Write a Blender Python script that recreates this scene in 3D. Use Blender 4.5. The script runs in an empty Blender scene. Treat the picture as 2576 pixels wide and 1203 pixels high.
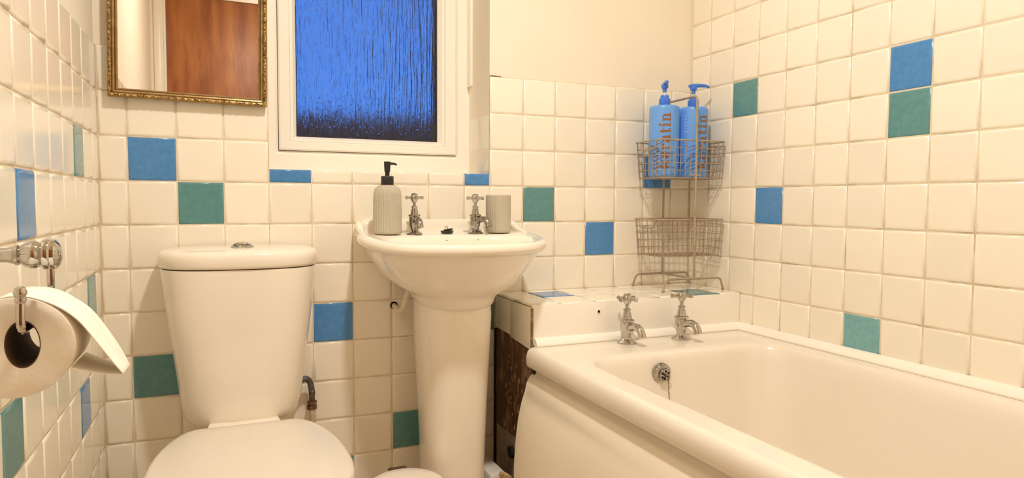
import bpy, bmesh, math, random
from mathutils import Vector, Matrix, Euler
random.seed(7)
sc = bpy.context.scene
C = sc.collection
R = math.radians
PI = math.pi

# ------------------------------------------------------------------ camera
cam_d = bpy.data.cameras.new('camera'); cam = bpy.data.objects.new('camera', cam_d); C.objects.link(cam)
cam_d.sensor_width = 36.0; cam_d.lens = 1723.80 / 2576 * 36.0
cam_d.clip_start = 0.01
YAW, PITCH, ROLL = 0.4025, -0.0544, 0.0051
fw = Vector((math.sin(YAW)*math.cos(PITCH), math.cos(YAW)*math.cos(PITCH), math.sin(PITCH)))
rt = Vector((math.cos(YAW), -math.sin(YAW), 0)); up = rt.cross(fw)
rt, up = math.cos(ROLL)*rt + math.sin(ROLL)*up, -math.sin(ROLL)*rt + math.cos(ROLL)*up
cam.matrix_world = Matrix(((rt.x, up.x, -fw.x, 0.2716), (rt.y, up.y, -fw.y, -1.9390), (rt.z, up.z, -fw.z, 0.9431), (0, 0, 0, 1)))
sc.camera = cam

# ------------------------------------------------------------------ world, exposure
w = bpy.data.worlds.new('dusk'); sc.world = w; w.use_nodes = True
def dusk_sky():
    nt = w.node_tree; N = nt.nodes; L = nt.links
    tc = N.new('ShaderNodeTexCoord'); sp = N.new('ShaderNodeSeparateXYZ'); L.new(tc.outputs['Generated'], sp.inputs[0])
    ad = N.new('ShaderNodeMath'); ad.operation = 'MULTIPLY_ADD'; L.new(sp.outputs[0], ad.inputs[0]); ad.inputs[1].default_value = -.45; L.new(sp.outputs[2], ad.inputs[2])
    cr = N.new('ShaderNodeValToRGB'); L.new(ad.outputs[0], cr.inputs[0]); e = cr.color_ramp.elements
    e[0].position = 0.0; e[0].color = (.055, .27, .92, 1); e[1].position = .75; e[1].color = (.018, .10, .50, 1)
    L.new(cr.outputs[0], N['Background'].inputs[0])
dusk_sky()
w.node_tree.nodes['Background'].inputs[1].default_value = 1.0
vs = sc.view_settings
vs.view_transform = 'Standard'; vs.look = 'None'; vs.gamma = 1.0; vs.use_curve_mapping = False
vs.exposure = 0.0
LAMP_POS = (0.69, -1.08, 2.34); LAMP_STRENGTH = 705.0; LAMP_COLOR = (1.0, 0.945, 0.835)
try:
    sc.cycles.use_denoising = True
    sc.cycles.max_bounces = 10; sc.cycles.diffuse_bounces = 9; sc.cycles.glossy_bounces = 4; sc.cycles.use_adaptive_sampling = True; sc.cycles.adaptive_threshold = .06
    sc.cycles.transmission_bounces = 6; sc.cycles.sample_clamp_indirect = 8.0
    sc.cycles.caustics_refractive = False; sc.cycles.caustics_reflective = False
except Exception: pass

# ------------------------------------------------------------------ materials
MATS = {}
def mat(name, col, rough=0.5, metal=0.0, col2=None, nscale=20.0, nstretch=(1, 1, 1), lo=0.35, hi=0.65, bump=0.0, bscale=60.0,
        bstretch=(1, 1, 1), trans=0.0, ior=1.5, coat=0.0, rnd=0.0, detail=3.0, emit=None, emit_s=0.0, spec=0.5, sss=0.0):
    m = bpy.data.materials.new(name); m.use_nodes = True
    nt = m.node_tree; N = nt.nodes; L = nt.links; b = N['Principled BSDF']
    b.inputs['Base Color'].default_value = (*col, 1); b.inputs['Roughness'].default_value = rough
    b.inputs['Metallic'].default_value = metal; b.inputs['IOR'].default_value = ior
    b.inputs['Transmission Weight'].default_value = trans; b.inputs['Coat Weight'].default_value = coat
    b.inputs['Coat Roughness'].default_value = 0.05; b.inputs['Specular IOR Level'].default_value = spec
    if sss: b.inputs['Subsurface Weight'].default_value = sss; b.inputs['Subsurface Radius'].default_value = (.01, .007, .004)
    if emit: b.inputs['Emission Color'].default_value = (*emit, 1); b.inputs['Emission Strength'].default_value = emit_s
    tc = N.new('ShaderNodeTexCoord')
    out = None
    if col2:
        mp = N.new('ShaderNodeMapping'); mp.inputs['Scale'].default_value = nstretch; L.new(tc.outputs['Object'], mp.inputs[0])
        no = N.new('ShaderNodeTexNoise'); no.inputs['Scale'].default_value = nscale; no.inputs['Detail'].default_value = detail
        L.new(mp.outputs[0], no.inputs['Vector'])
        mr = N.new('ShaderNodeMapRange'); mr.inputs[1].default_value = lo; mr.inputs[2].default_value = hi
        L.new(no.outputs[0], mr.inputs[0])
        mx = N.new('ShaderNodeMix'); mx.data_type = 'RGBA'; mx.inputs['A'].default_value = (*col, 1); mx.inputs['B'].default_value = (*col2, 1)
        L.new(mr.outputs[0], mx.inputs['Factor']); out = mx.outputs['Result']
    if rnd:
        oi = N.new('ShaderNodeObjectInfo'); mr2 = N.new('ShaderNodeMapRange')
        mr2.inputs[3].default_value = 1 - rnd; mr2.inputs[4].default_value = 1 + rnd * .4; L.new(oi.outputs['Random'], mr2.inputs[0])
        hs = N.new('ShaderNodeHueSaturation'); L.new(mr2.outputs[0], hs.inputs['Value'])
        if out: L.new(out, hs.inputs['Color'])
        else: hs.inputs['Color'].default_value = (*col, 1)
        out = hs.outputs[0]
    if out: L.new(out, b.inputs['Base Color'])
    if bump:
        mp2 = N.new('ShaderNodeMapping'); mp2.inputs['Scale'].default_value = bstretch; L.new(tc.outputs['Object'], mp2.inputs[0])
        nb = N.new('ShaderNodeTexNoise'); nb.inputs['Scale'].default_value = bscale; nb.inputs['Detail'].default_value = 3
        L.new(mp2.outputs[0], nb.inputs['Vector'])
        bp = N.new('ShaderNodeBump'); bp.inputs['Strength'].default_value = bump; bp.inputs['Distance'].default_value = 0.002
        L.new(nb.outputs[0], bp.inputs['Height']); L.new(bp.outputs[0], b.inputs['Normal'])
    MATS[name] = m
    return m

mat('tile_white', (.885, .84, .745), .16, bump=.10, bscale=45, rnd=.05, col2=(.875, .815, .70), nscale=9, lo=.45, hi=.8)
mat('tile_blue', (.06, .225, .54), .16, bump=.08, bscale=60, rnd=.06, col2=(.085, .27, .60), nscale=70, lo=.3, hi=.7)
mat('tile_teal', (.095, .262, .285), .16, bump=.08, bscale=60, rnd=.08, col2=(.125, .31, .33), nscale=70, lo=.3, hi=.7)
mat('tile_pale_teal', (.16, .38, .42), .16, bump=.08, bscale=60, col2=(.2, .43, .47), nscale=70)
mat('grout', (.74, .64, .49), .8, col2=(.36, .25, .14), nscale=14, lo=.5, hi=.85, bump=.4, bscale=200)
mat('plaster', (.84, .775, .665), .55, col2=(.82, .745, .62), nscale=5, lo=.4, hi=.8, bump=.12, bscale=25)
mat('ceiling', (.86, .80, .70), .8, col2=(.85, .79, .68), nscale=4)
mat('floor', (.62, .52, .40), .4, col2=(.55, .45, .33), nscale=6, nstretch=(1, 8, 1))
mat('ceramic', (.87, .815, .735), .08, col2=(.86, .80, .71), nscale=4)
mat('acrylic', (.81, .75, .675), .13, col2=(.80, .74, .655), nscale=3)
mat('seat_plastic', (.73, .67, .60), .2, col2=(.72, .66, .585), nscale=5)
mat('panel_plastic', (.86, .79, .67), .3, col2=(.84, .765, .635), nscale=3)
mat('upvc', (.91, .875, .815), .25, col2=(.90, .865, .80), nscale=5)
mat('chrome', (.56, .535, .50), .07, 1.0, col2=(.42, .385, .34), nscale=60, lo=.5, hi=.9)
mat('chrome_worn', (.46, .435, .40), .13, 1.0, col2=(.27, .24, .205), nscale=110, lo=.45, hi=.75)
mat('black_plastic', (.012, .011, .011), .35, col2=(.02, .018, .018), nscale=40)
mat('black_hole', (.004, .0035, .003), .8, col2=(.008, .006, .005), nscale=40)
mat('stone_grey', (.52, .48, .395), .75, col2=(.47, .43, .34), nscale=260, bump=.3, bscale=500)
mat('rack_wire', (.40, .32, .235), .45, col2=(.28, .20, .13), nscale=35, lo=.45, hi=.8)
mat('bottle_blue', (.125, .345, .86), .3, col2=(.15, .38, .88), nscale=5)
mat('pump_blue', (.05, .19, .72), .25, col2=(.06, .21, .75), nscale=20)
mat('pump_clear', (.78, .76, .72), .15, col2=(.7, .68, .64), nscale=30)
mat('copper_print', (.31, .125, .025), .4, col2=(.27, .105, .02), nscale=60)
mat('white_print', (.62, .66, .78), .5, col2=(.55, .6, .75), nscale=90)
mat('leaf_print', (.06, .10, .48), .4, col2=(.075, .13, .52), nscale=60)
mat('gold', (.44, .27, .10), .3, .75, col2=(.26, .145, .045), nscale=40, lo=.4, hi=.7, bump=.1, bscale=120)
mat('gold_carved', (.55, .36, .14), .35, .7, col2=(.07, .035, .012), nscale=190, lo=.42, hi=.62, bump=.8, bscale=260)
mat('mirror_glass', (.90, .885, .85), .012, 1.0, col2=(.89, .87, .83), nscale=3)
mat('wood_door', (.27, .078, .018), .42, col2=(.46, .175, .05), nscale=8, nstretch=(2.0, 1, .38), lo=.36, hi=.68, bump=.5, bscale=30, bstretch=(2, 1, .5), detail=9)
mat('gloss_paint', (.87, .82, .73), .3, col2=(.86, .80, .70), nscale=4)
mat('paper', (.90, .86, .79), .95, col2=(.86, .80, .69), nscale=60, lo=.4, hi=.7, bump=.25, bscale=160, sss=.0, spec=.1)
mat('cardboard', (.13, .075, .035), .9, col2=(.09, .05, .025), nscale=50)
mat('rough_board', (.115, .055, .025), .75, col2=(.33, .20, .105), nscale=26, nstretch=(1, 1, .45), lo=.52, hi=.72, bump=1.0, bscale=60, bstretch=(1, 1, .5))
mat('adhesive', (.40, .26, .14), .8, col2=(.17, .09, .045), nscale=60, bump=.8, bscale=150)
mat('mortar_grey', (.36, .30, .235), .85, col2=(.28, .225, .17), nscale=30, bump=.4, bscale=100)
mat('painted_pipe', (.68, .61, .48), .35, col2=(.09, .06, .035), nscale=70, lo=.66, hi=.70)
mat('brass', (.24, .165, .095), .38, .8, col2=(.12, .075, .04), nscale=60)
mat('braid', (.20, .19, .185), .4, .5, col2=(.07, .065, .062), nscale=420, lo=.4, hi=.6, bump=.8, bscale=420)
mat('bin_white', (.87, .80, .72), .28, col2=(.8, .73, .65), nscale=5)
mat('bin_brown', (.07, .04, .022), .5, col2=(.10, .06, .03), nscale=30)
mat('white_box', (.80, .77, .73), .35, col2=(.78, .74, .69), nscale=6)
mat('torn_foam', (.56, .41, .23), .8, col2=(.36, .23, .11), nscale=60, bump=.6, bscale=120)
mat('sealant_dirt', (.20, .13, .07), .8, col2=(.48, .38, .24), nscale=60, lo=.4, hi=.7)
mat('lamp_glass', (.9, .9, .88), .3, emit=LAMP_COLOR, emit_s=LAMP_STRENGTH, col2=(.88, .88, .86), nscale=4)
mat('outside_dark', (.007, .009, .015), .9, col2=(.005, .006, .011), nscale=3)
def glass_material():
    m = bpy.data.materials.new('rain_glass'); m.use_nodes = True; nt = m.node_tree; N = nt.nodes; L = nt.links; b = N['Principled BSDF']
    b.inputs['Base Color'].default_value = (.93, .96, 1, 1); b.inputs['Roughness'].default_value = .13
    b.inputs['Transmission Weight'].default_value = 1; b.inputs['IOR'].default_value = 1.45
    tc = N.new('ShaderNodeTexCoord')
    def noise(scale, stretch, detail=3):
        mp = N.new('ShaderNodeMapping'); mp.inputs['Scale'].default_value = stretch; L.new(tc.outputs['Object'], mp.inputs[0])
        n = N.new('ShaderNodeTexNoise'); n.inputs['Scale'].default_value = scale; n.inputs['Detail'].default_value = detail; L.new(mp.outputs[0], n.inputs['Vector']); return n.outputs[0]
    a = noise(150, (1, 1, .05)); c = noise(150, (1, 1, .30), 4)
    mr = N.new('ShaderNodeMapRange'); mr.inputs[1].default_value = .58; mr.inputs[2].default_value = .72; L.new(c, mr.inputs[0])
    ma = N.new('ShaderNodeMath'); ma.operation = 'MULTIPLY_ADD'; L.new(mr.outputs[0], ma.inputs[0]); ma.inputs[1].default_value = .12; L.new(a, ma.inputs[2])
    bp = N.new('ShaderNodeBump'); bp.inputs['Strength'].default_value = 1.0; bp.inputs['Distance'].default_value = .0036
    L.new(ma.outputs[0], bp.inputs['Height']); L.new(bp.outputs[0], b.inputs['Normal'])
    MATS['rain_glass'] = m
glass_material()

# ------------------------------------------------------------------ helpers
class MB:
    def __init__(s): s.v = []; s.f = []; s.m = []
    def add(s, vs_, fs, mi=0):
        o = len(s.v); s.v += [tuple(v) for v in vs_]; s.f += [tuple(i + o for i in f) for f in fs]; s.m += [mi] * len(fs); return s
    def box(s, x0, x1, y0, y1, z0, z1, mi=0):
        return s.add([(x0, y0, z0), (x1, y0, z0), (x1, y1, z0), (x0, y1, z0), (x0, y0, z1), (x1, y0, z1), (x1, y1, z1), (x0, y1, z1)],
                     [(0, 3, 2, 1), (4, 5, 6, 7), (0, 1, 5, 4), (1, 2, 6, 5), (2, 3, 7, 6), (3, 0, 4, 7)], mi)
    def loft(s, rings, cap0=True, cap1=True, closed=True, mi=0):
        n = len(rings[0]); vs_ = [p for r in rings for p in r]; fs = []
        for k in range(len(rings) - 1):
            for i in range(n if closed else n - 1):
                j = (i + 1) % n; fs.append((k*n + i, k*n + j, (k+1)*n + j, (k+1)*n + i))
        if cap0: fs.append(tuple(range(n - 1, -1, -1)))
        if cap1: fs.append(tuple(range((len(rings) - 1)*n, len(rings)*n)))
        return s.add(vs_, fs, mi)
    def lathe(s, prof, c=(0, 0, 0), n=28, axis='Z', cap0=True, cap1=True, mi=0, flute=0, fl_n=0):
        rings = []
        for r, h in prof:
            ring = []
            for i in range(n):
                a = 2*PI*i/n; rr = r
                p = (rr*math.cos(a), rr*math.sin(a), h)
                if axis == 'Y': p = (p[0], p[2], -p[1])
                elif axis == 'X': p = (p[2], p[0], p[1])
                ring.append((p[0]+c[0], p[1]+c[1], p[2]+c[2]))
            rings.append(ring)
        return s.loft(rings, cap0, cap1, mi=mi)
    def tube(s, pts, r, n=8, cap=True, closed=False, mi=0):
        P = [Vector(p) for p in pts]; rs = r if isinstance(r, (list, tuple)) else [r]*len(P); rings = []
        m = len(P); prev = None
        for i in range(m):
            if closed: t = (P[(i+1) % m] - P[i-1]).normalized()
            else: t = ((P[min(i+1, m-1)] - P[max(i-1, 0)])).normalized()
            if prev is None:
                a = Vector((0, 0, 1)) if abs(t.z) < .9 else Vector((1, 0, 0)); u_ = t.cross(a).normalized()
            else:
                u_ = (prev - t*prev.dot(t)).normalized()
            prev = u_; v_ = t.cross(u_)
            rings.append([tuple(P[i] + rs[i]*(math.cos(2*PI*k/n)*u_ + math.sin(2*PI*k/n)*v_)) for k in range(n)])
        if closed: return s.loft(rings + [rings[0]], False, False, mi=mi)
        return s.loft(rings, cap, cap, mi=mi)
    def sphere(s, c, r, n=14, m=9, sc_=(1, 1, 1), mi=0):
        rings = []
        for k in range(1, m):
            a = PI*k/m; rings.append([(c[0]+sc_[0]*r*math.sin(a)*math.cos(2*PI*i/n), c[1]+sc_[1]*r*math.sin(a)*math.sin(2*PI*i/n), c[2]-sc_[2]*r*math.cos(a)) for i in range(n)])
        return s.loft(rings, mi=mi)
    def build(s, name, m, parent=None, sharp=35, smooth=True, bevel=0.0, seg=2, fixn=True):
        me = bpy.data.meshes.new(name)
        o_ = Vector((0, 0, 0))
        if parent is not None:
            o_ = ROOTLOC.get(parent.name, Vector((0, 0, 0)))
        me.from_pydata([(v[0]-o_.x, v[1]-o_.y, v[2]-o_.z) for v in s.v], [], s.f)
        ms = m if isinstance(m, (list, tuple)) else [m]
        for q in ms: me.materials.append(MATS[q])
        for i, p in enumerate(me.polygons): p.material_index = s.m[i]
        if fixn or bevel:
            bm = bmesh.new(); bm.from_mesh(me)
            if bevel:
                bmesh.ops.remove_doubles(bm, verts=bm.verts, dist=1e-6)
                es = [e for e in bm.edges if len(e.link_faces) == 2 and e.calc_face_angle(0) > R(30)]
                bmesh.ops.bevel(bm, geom=es, offset=bevel, segments=seg, affect='EDGES', profile=.5, clamp_overlap=True)
            bmesh.ops.recalc_face_normals(bm, faces=bm.faces); bm.to_mesh(me); bm.free()
        if smooth:
            for p in me.polygons: p.use_smooth = True
            me.set_sharp_from_angle(angle=R(sharp))
        o = bpy.data.objects.new(name, me); C.objects.link(o)
        if parent is not None: o.parent = parent
        ROOTLOC[o.name] = o_ if parent is not None else Vector((0, 0, 0))
        return o
ROOTLOC = {}
def tag(o, label=None, cat=None, group=None, kind=None):
    if label: o['label'] = label
    if cat: o['category'] = cat
    if group: o['group'] = group
    if kind: o['kind'] = kind
    return o
def thing(name, loc, label, cat, group=None, kind=None):
    o = bpy.data.objects.new(name, None); C.objects.link(o); o.location = loc; o.empty_display_size = .05
    ROOTLOC[o.name] = Vector(loc); return tag(o, label, cat, group, kind)
def spline(ps, n):
    P = [Vector(p) for p in ps]; P = [2*P[0]-P[1]] + P + [2*P[-1]-P[-2]]; out = []
    m = len(P) - 3
    for k in range(m):
        for i in range(n):
            t = i/n; a, b, c, d = P[k:k+4]
            out.append(.5*((2*b) + (c-a)*t + (2*a-5*b+4*c-d)*t*t + (3*b-a-3*c+d)*t**3))
    out.append(P[-2]); return [tuple(p) for p in out]

# ------------------------------------------------------------------ room constants
T = 0.11
XR = 1.7606; YN = -2.42; ZC = 2.36
def zr(r): return (r + 8)*T
X0 = 0.0623; XS = 1.0232
TOPZ = zr(4)
WX0, WX1, WZ0, WZ1 = 0.394, XS, 1.0275, 1.95   # window opening
LZ, LY, LX = 0.666, -0.262, 1.042              # ledge top, front and left faces

# ------------------------------------------------------------------ tiles
tile_meshes = {}
def tile_mesh(w_, h_, m, inset=True):
    key = (round(w_, 4), round(h_, 4), m)
    if key in tile_meshes: return tile_meshes[key]
    prof = [(0, .0070), (0, .0042), (.0009, .0024), (.0026, .0010), (.0054, .0), (.0074, .0)]   # inset, depth behind face
    hw, hh = w_/2 - .0011, h_/2 - .0011
    vs_, fs = [], []
    for ins, dep in prof:
        ins = min(ins, hw*.8, hh*.8)
        vs_ += [(-hw+ins, dep, -hh+ins), (hw-ins, dep, -hh+ins), (hw-ins, dep, hh-ins), (-hw+ins, dep, hh-ins)]
    for k in range(len(prof)-1):
        for i in range(4):
            j = (i+1) % 4; fs.append((k*4+i, k*4+j, (k+1)*4+j, (k+1)*4+i))
    n = (len(prof)-1)*4; fs.append((n, n+1, n+2, n+3))
    me = bpy.data.meshes.new('tile'); me.from_pydata(vs_, [], fs); me.materials.append(MATS[m])
    for p in me.polygons: p.use_smooth = True
    tile_meshes[key] = me; return me
def put_tile(parent, cx, cy, cz, w_, h_, m, face):
    o = bpy.data.objects.new('tile', tile_mesh(w_, h_, m)); C.objects.link(o); o.parent = parent
    base = {'back': Euler((0, 0, 0)), 'left': Euler((0, 0, PI/2)), 'right': Euler((0, 0, -PI/2)), 'top': Euler((-PI/2, 0, 0))}[face].to_matrix()
    j = Euler((random.gauss(0, .0022), random.gauss(0, .0010), random.gauss(0, .0022))).to_matrix()
    o.matrix_local = Matrix.Translation((cx, cy, cz)) @ (base @ j).to_4x4() @ Matrix.Translation((0, random.uniform(-.0003, .0004), 0))
    return o

# ------------------------------------------------------------------ shell
def struct(name, mb, m, sharp=35, **k):
    o = mb.build(name, m, None, sharp, **k); o['kind'] = 'structure'; return o
fl = tag(struct('floor', MB().box(-.1, XR+.1, YN-.1, .25, -.1, 0), 'floor'), 'beige wood-look floor of the bathroom')
tag(struct('ceiling', MB().box(-.1, XR+.1, YN-.1, .25, ZC, ZC+.1), 'ceiling'), 'plain white ceiling above the bathroom')
mb = MB()
TH = .0045
mb.box(-.1, WX0, TH, .25, 0, ZC).box(WX1, XR+.1, TH, .25, 0, ZC).box(WX0, WX1, TH, .25, 0, WZ0-.006).box(WX0, WX1, TH, .25, WZ1, ZC)
wall_back = tag(struct('wall_back', mb, 'plaster'), 'cream back wall with white blue and teal tiles around the window')
wall_left = tag(struct('wall_left', MB().box(-.1, -TH, YN-.1, .25, 0, ZC), 'plaster'), 'cream left wall with white blue and teal tiles behind the toilet roll')
wall_right = tag(struct('wall_right', MB().box(XR+TH, XR+.1, YN-.1, .25, 0, ZC), 'plaster'), 'cream right wall of white blue and teal tiles above the bath')
# grout beds
G = .0028
mb = MB().box(-.001, WX0, G, TH+.001, 0, TOPZ).box(WX0, WX1, G, TH+.001, 0, WZ0-.004).box(WX1, XR, G, TH+.001, 0, TOPZ)
mb.build('grout', 'grout', wall_back)
MB().box(-TH-.001, -G, YN, .0, 0, TOPZ).build('grout', 'grout', wall_left)
MB().box(XR+G, XR+TH+.001, YN, 0, .5, zr(10)).build('grout', 'grout', wall_right)

blue, teal, white, pale = 'tile_blue', 'tile_teal', 'tile_white', 'tile_pale_teal'
bcol = {(0, 1): blue, (1, 0): teal, (3, 1): blue, (8, 1): blue, (4, -3): blue, (0, -4): teal, (6, -6): teal, (4, -7): teal, (8, -3): teal}
for r in range(-8, 4):
    for c in range(-1, 9):
        xa, xb = X0 + c*T, X0 + (c+1)*T
        za, zb = zr(r), zr(r+1)
        if c == -1: xa = 0.0
        if c >= 3 and r > 1: continue
        if c >= 3 and r == 1: zb = WZ0
        if c == 8: xb = XS if r >= -2 else LX
        put_tile(wall_back, (xa+xb)/2, 0, (za+zb)/2, xb-xa, zb-za, bcol.get((c, r), white), 'back')
rcol = {(1, 0): teal, (3, -1): blue, (5, 1): blue}
for r in range(-2, 4):
    for c in range(0, 7):
        xa, xb = XS + c*T, min(XS + (c+1)*T, XR)
        za, zb = zr(r), zr(r+1)
        put_tile(wall_back, (xa+xb)/2, 0, (za+zb)/2, xb-xa, zb-za, rcol.get((c, r), white), 'back')
lcol = {(0, 1): teal, (4, 0): blue, (-1, -2): teal, (0, -4): blue, (5, -3): teal}
for r in range(-8, 4):
    for c in range(-2, 20):
        ya, yb = -(.1873 + c*T), -(.1873 + (c+1)*T)
        if c == -2: ya = 0
        yb = max(yb, YN)
        if ya - yb < .01: continue
        put_tile(wall_left, 0, (ya+yb)/2, (zr(r)+zr(r+1))/2, ya-yb, T, lcol.get((c, r), white), 'left')
wcol = {(1, 3): teal, (6, 3): blue, (6, 2): teal, (2, 0): blue, (5, -3): pale}
for r in range(-3, 10):
    for c in range(-1, 21):
        ya, yb = -(.0953 + c*T), -(.0953 + (c+1)*T)
        if c == -1: ya = 0
        yb = max(yb, YN)
        if ya - yb < .01: continue
        put_tile(wall_right, XR, (ya+yb)/2, (zr(r)+zr(r+1))/2, ya-yb, T, wcol.get((c, r), white), 'right')

MB().box(XS+.001, XS+.036, .0008, .0046, TOPZ-.0008, TOPZ+.0022).build('filler_line', 'sealant_dirt', wall_back)
# window reveal tiles on the right jamb (facing left)
RD = .19
for r, (za, zb) in enumerate(((WZ0+.003, zr(2)), (zr(2), zr(3)), (zr(3), TOPZ))):
    for k in range(2):
        y0_ = .004 + k*(RD/2-.002); o = put_tile(wall_back, XS, y0_ + RD/4, (za+zb)/2, RD/2-.002, zb-za, white, 'right')
MB().box(XS+.0005, XS+.004, .003, RD, WZ0, TOPZ).build('grout', 'grout', wall_back)
# tiles capping the window ledge (blue one on the right)
for k in range(6):
    xa, xb = X0 + (3+k)*T, min(X0 + (4+k)*T, XS)
    put_tile(wall_back, (xa+xb)/2, .004+RD/4, WZ0-.0005, xb-xa, RD/2-.002, blue if k in (0, 5) else white, 'top')
    put_tile(wall_back, (xa+xb)/2, .004+RD*.75, WZ0-.0005, xb-xa, RD/2-.002, white, 'top')

# wall near the camera, with the door the mirror shows
DX0, DX1, DZ = 0.062, 0.83, 2.05
mb = MB().box(-.1, DX0, YN-.1, YN, 0, ZC).box(DX1, XR+.1, YN-.1, YN, 0, ZC).box(DX0, DX1, YN-.1, YN, DZ, ZC)
tag(struct('wall_near', mb, 'gloss_paint'), 'cream painted wall around the wooden door')
door = thing('door_1', (DX0, YN, 0), 'orange-brown varnished wooden door reflected in the gold mirror', None, kind='structure')
dl = MB().box(DX0+.012, DX1-.012, YN-.055, YN-.012, .006, DZ-.001).build('door_leaf', 'wood_door', door, bevel=.002)
fr = MB().box(DX0-.001, DX0+.010, YN-.1, YN+.004, 0, DZ).box(DX1-.010, DX1+.001, YN-.1, YN+.004, 0, DZ)
fr.build('door_frame', 'gloss_paint', door)
ar = MB().box(DX0-.050, DX0-.018, YN+.0005, YN+.012, 0, DZ).box(DX1+.018, DX1+.05, YN+.0005, YN+.012, 0, DZ)
ar.build('architrave', 'gloss_paint', door, bevel=.003)
MB().lathe([(.024, 0), (.024, .008), (.009, .010), (.009, .035), (.020, .045), (.024, .058), (.018, .070), (.004, .073)], (DX1-.07, YN-.012, 1.0), axis='Y').build('door_knob', 'brass', door)

# outside, seen only through the obscured glass
struct('ground', MB().box(-8, 9, .25, 14, -.2, -.02), 'outside_dark')
mb = MB().box(-8, 9, 3.6, 3.75, -.1, 1.62)
for i in range(60): mb.box(-8+i*.28, -8+i*.28+.10, 3.57, 3.6, -.1, 1.62+.02*math.sin(i*1.7))
mb.box(-7, -.6, 6, 9, 0, 6).box(4.0, 9, 6.5, 9, 0, 5.5).add([(-7.2, 5.8, 5.9), (-.4, 5.8, 5.9), (-.4, 9.2, 5.9), (-7.2, 9.2, 5.9), (-7.2, 7.5, 7.6), (-.4, 7.5, 7.6)], [(0, 1, 5, 4), (1, 2, 5), (2, 3, 4, 5), (3, 0, 4), (0, 3, 2, 1)])  # unseen house blocks, added to give the glass its dark streaks
struct('wall_outside', mb, 'outside_dark')

# ------------------------------------------------------------------ window
win = thing('window_1', ((WX0+WX1)/2, RD+.03, WZ0), 'white plastic window with dusk blue rain-textured obscured glass', None, kind='structure')
FY0, FY1 = RD, RD+.06
def frame_ring(rects, name, m, parent, **k):
    # rects: list of (x0,x1,z0,z1,y) nested profile rings around an opening
    rings = [[(a, y, c), (b, y, c), (b, y, d), (a, y, d)] for a, b, c, d, y in rects]
    return MB().loft(rings + [rings[0]], False, False).build(name, m, parent, **k)
a, b, c, d = WX0, WX1, WZ0, WZ1
ix0, ix1, iz0, iz1 = .432, .980, 1.090, WZ1-.05
frame_ring([(a, b, c, d, FY1), (a, b, c, d, FY0), (ix0-.008, ix1+.006, iz0-.010, iz1+.01, FY0), (ix0, ix1, iz0, iz1, FY0+.008), (ix0, ix1, iz0, iz1, FY1)], 'window_frame', 'upvc', win, sharp=20)
# opening sash, proud of the frame, with a bevelled bead towards the glass
sx0, sx1, sz0, sz1 = ix0+.0015, ix1-.0015, iz0+.0015, iz1-.0015
px0, px1, pz0, pz1 = .484, .920, 1.1335, WZ1-.10
sash = frame_ring([(sx0, sx1, sz0, sz1, FY1-.01), (sx0, sx1, sz0, sz1, FY0-.002), (sx0+.004, sx1-.004, sz0+.004, sz1-.004, FY0-.006), (px0-.020, px1+.022, pz0-.017, pz1+.02, FY0-.006), (px0-.018, px1+.020, pz0-.015, pz1+.018, FY0-.003), (px0-.018, px1+.020, pz0-.015, pz1+.018, FY1-.01)], 'sash', 'upvc', win, sharp=20)
frame_ring([(px0-.0175, px1+.0195, pz0-.0145, pz1+.0175, FY0+.03), (px0-.0175, px1+.0195, pz0-.0145, pz1+.0175, FY0-.002), (px0-.010, px1+.012, pz0-.008, pz1+.01, FY0-.001), (px0, px1, pz0, pz1, FY0+.012), (px0, px1, pz0, pz1, FY0+.03)], 'glazing_bead', 'upvc', win, sharp=20)
MB().box(px0-.005, px1+.005, FY0+.018, FY0+.024, pz0-.005, pz1+.005).build('pane', 'rain_glass', win)
# outer frame behind the glass, coloured black as the shadow line round it
frame_ring([(px0-.03, px1+.03, pz0-.03, pz1+.03, FY1), (px0-.03, px1+.03, pz0-.03, pz1+.03, FY0+.031), (px0+.004, px1-.006, pz0+.004, pz1-.004, FY0+.031), (px0+.004, px1-.006, pz0+.004, pz1-.004, FY1)], 'outer_shadow_bead', 'black_plastic', win, sharp=20)
tr = MB().box(XS-.008, XS+.001, RD-.034, RD-.0005, TOPZ-.062+.055, WZ1).build('trim_3', 'upvc', None, bevel=.0015)
tag(tr, 'narrow white plastic strip down the right window jamb', kind='structure')

# ------------------------------------------------------------------ tiled ledge at the tap end of the bath
ledge = MB().box(LX+.006, XR, LY+.006, 0, 0, LZ-.006).build('wall_ledge', 'mortar_grey', None)
tag(ledge, 'low tiled ledge between the back wall and the bath taps', kind='structure')
MB().box(LX+.002, XR, LY+.002, -.0005, LZ-.0062, LZ-.0023).build('grout', 'sealant_dirt', ledge)
xs_ = [LX, 1.132, 1.242, 1.352, 1.462, 1.572, 1.682, XR]
ys_ = [-.0005, -.038, -.148, LY]
ltop = {(1, 1): blue, (5, 2): teal}
for i in range(7):
    for j in range(3):
        put_tile(ledge, (xs_[i]+xs_[i+1])/2, (ys_[j]+ys_[j+1])/2, LZ, xs_[i+1]-xs_[i], ys_[j]-ys_[j+1], ltop.get((i, j), white), 'top')
# front upstand board, smooth and unjointed, with a screw hole
MB().box(LX+.004, XR-.001, LY, LY+.0065, .552, LZ-.0035).build('front_board', 'upvc', ledge, bevel=.0012)
MB().box(LX+.001, LX+.0075, LY-.0012, LY+.006, .535, LZ-.012).build('corner_bead', 'sealant_dirt', ledge)
MB().lathe([(.0062, 0), (.0062, -.0022), (.0040, -.0022)], (1.253, LY, .634), 16, 'Y').build('screw_cap', 'upvc', ledge)
MB().lathe([(.0040, -.0021), (.0040, -.0026)], (1.253, LY, .634), 14, 'Y').build('screw_hole', 'black_hole', ledge)
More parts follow.
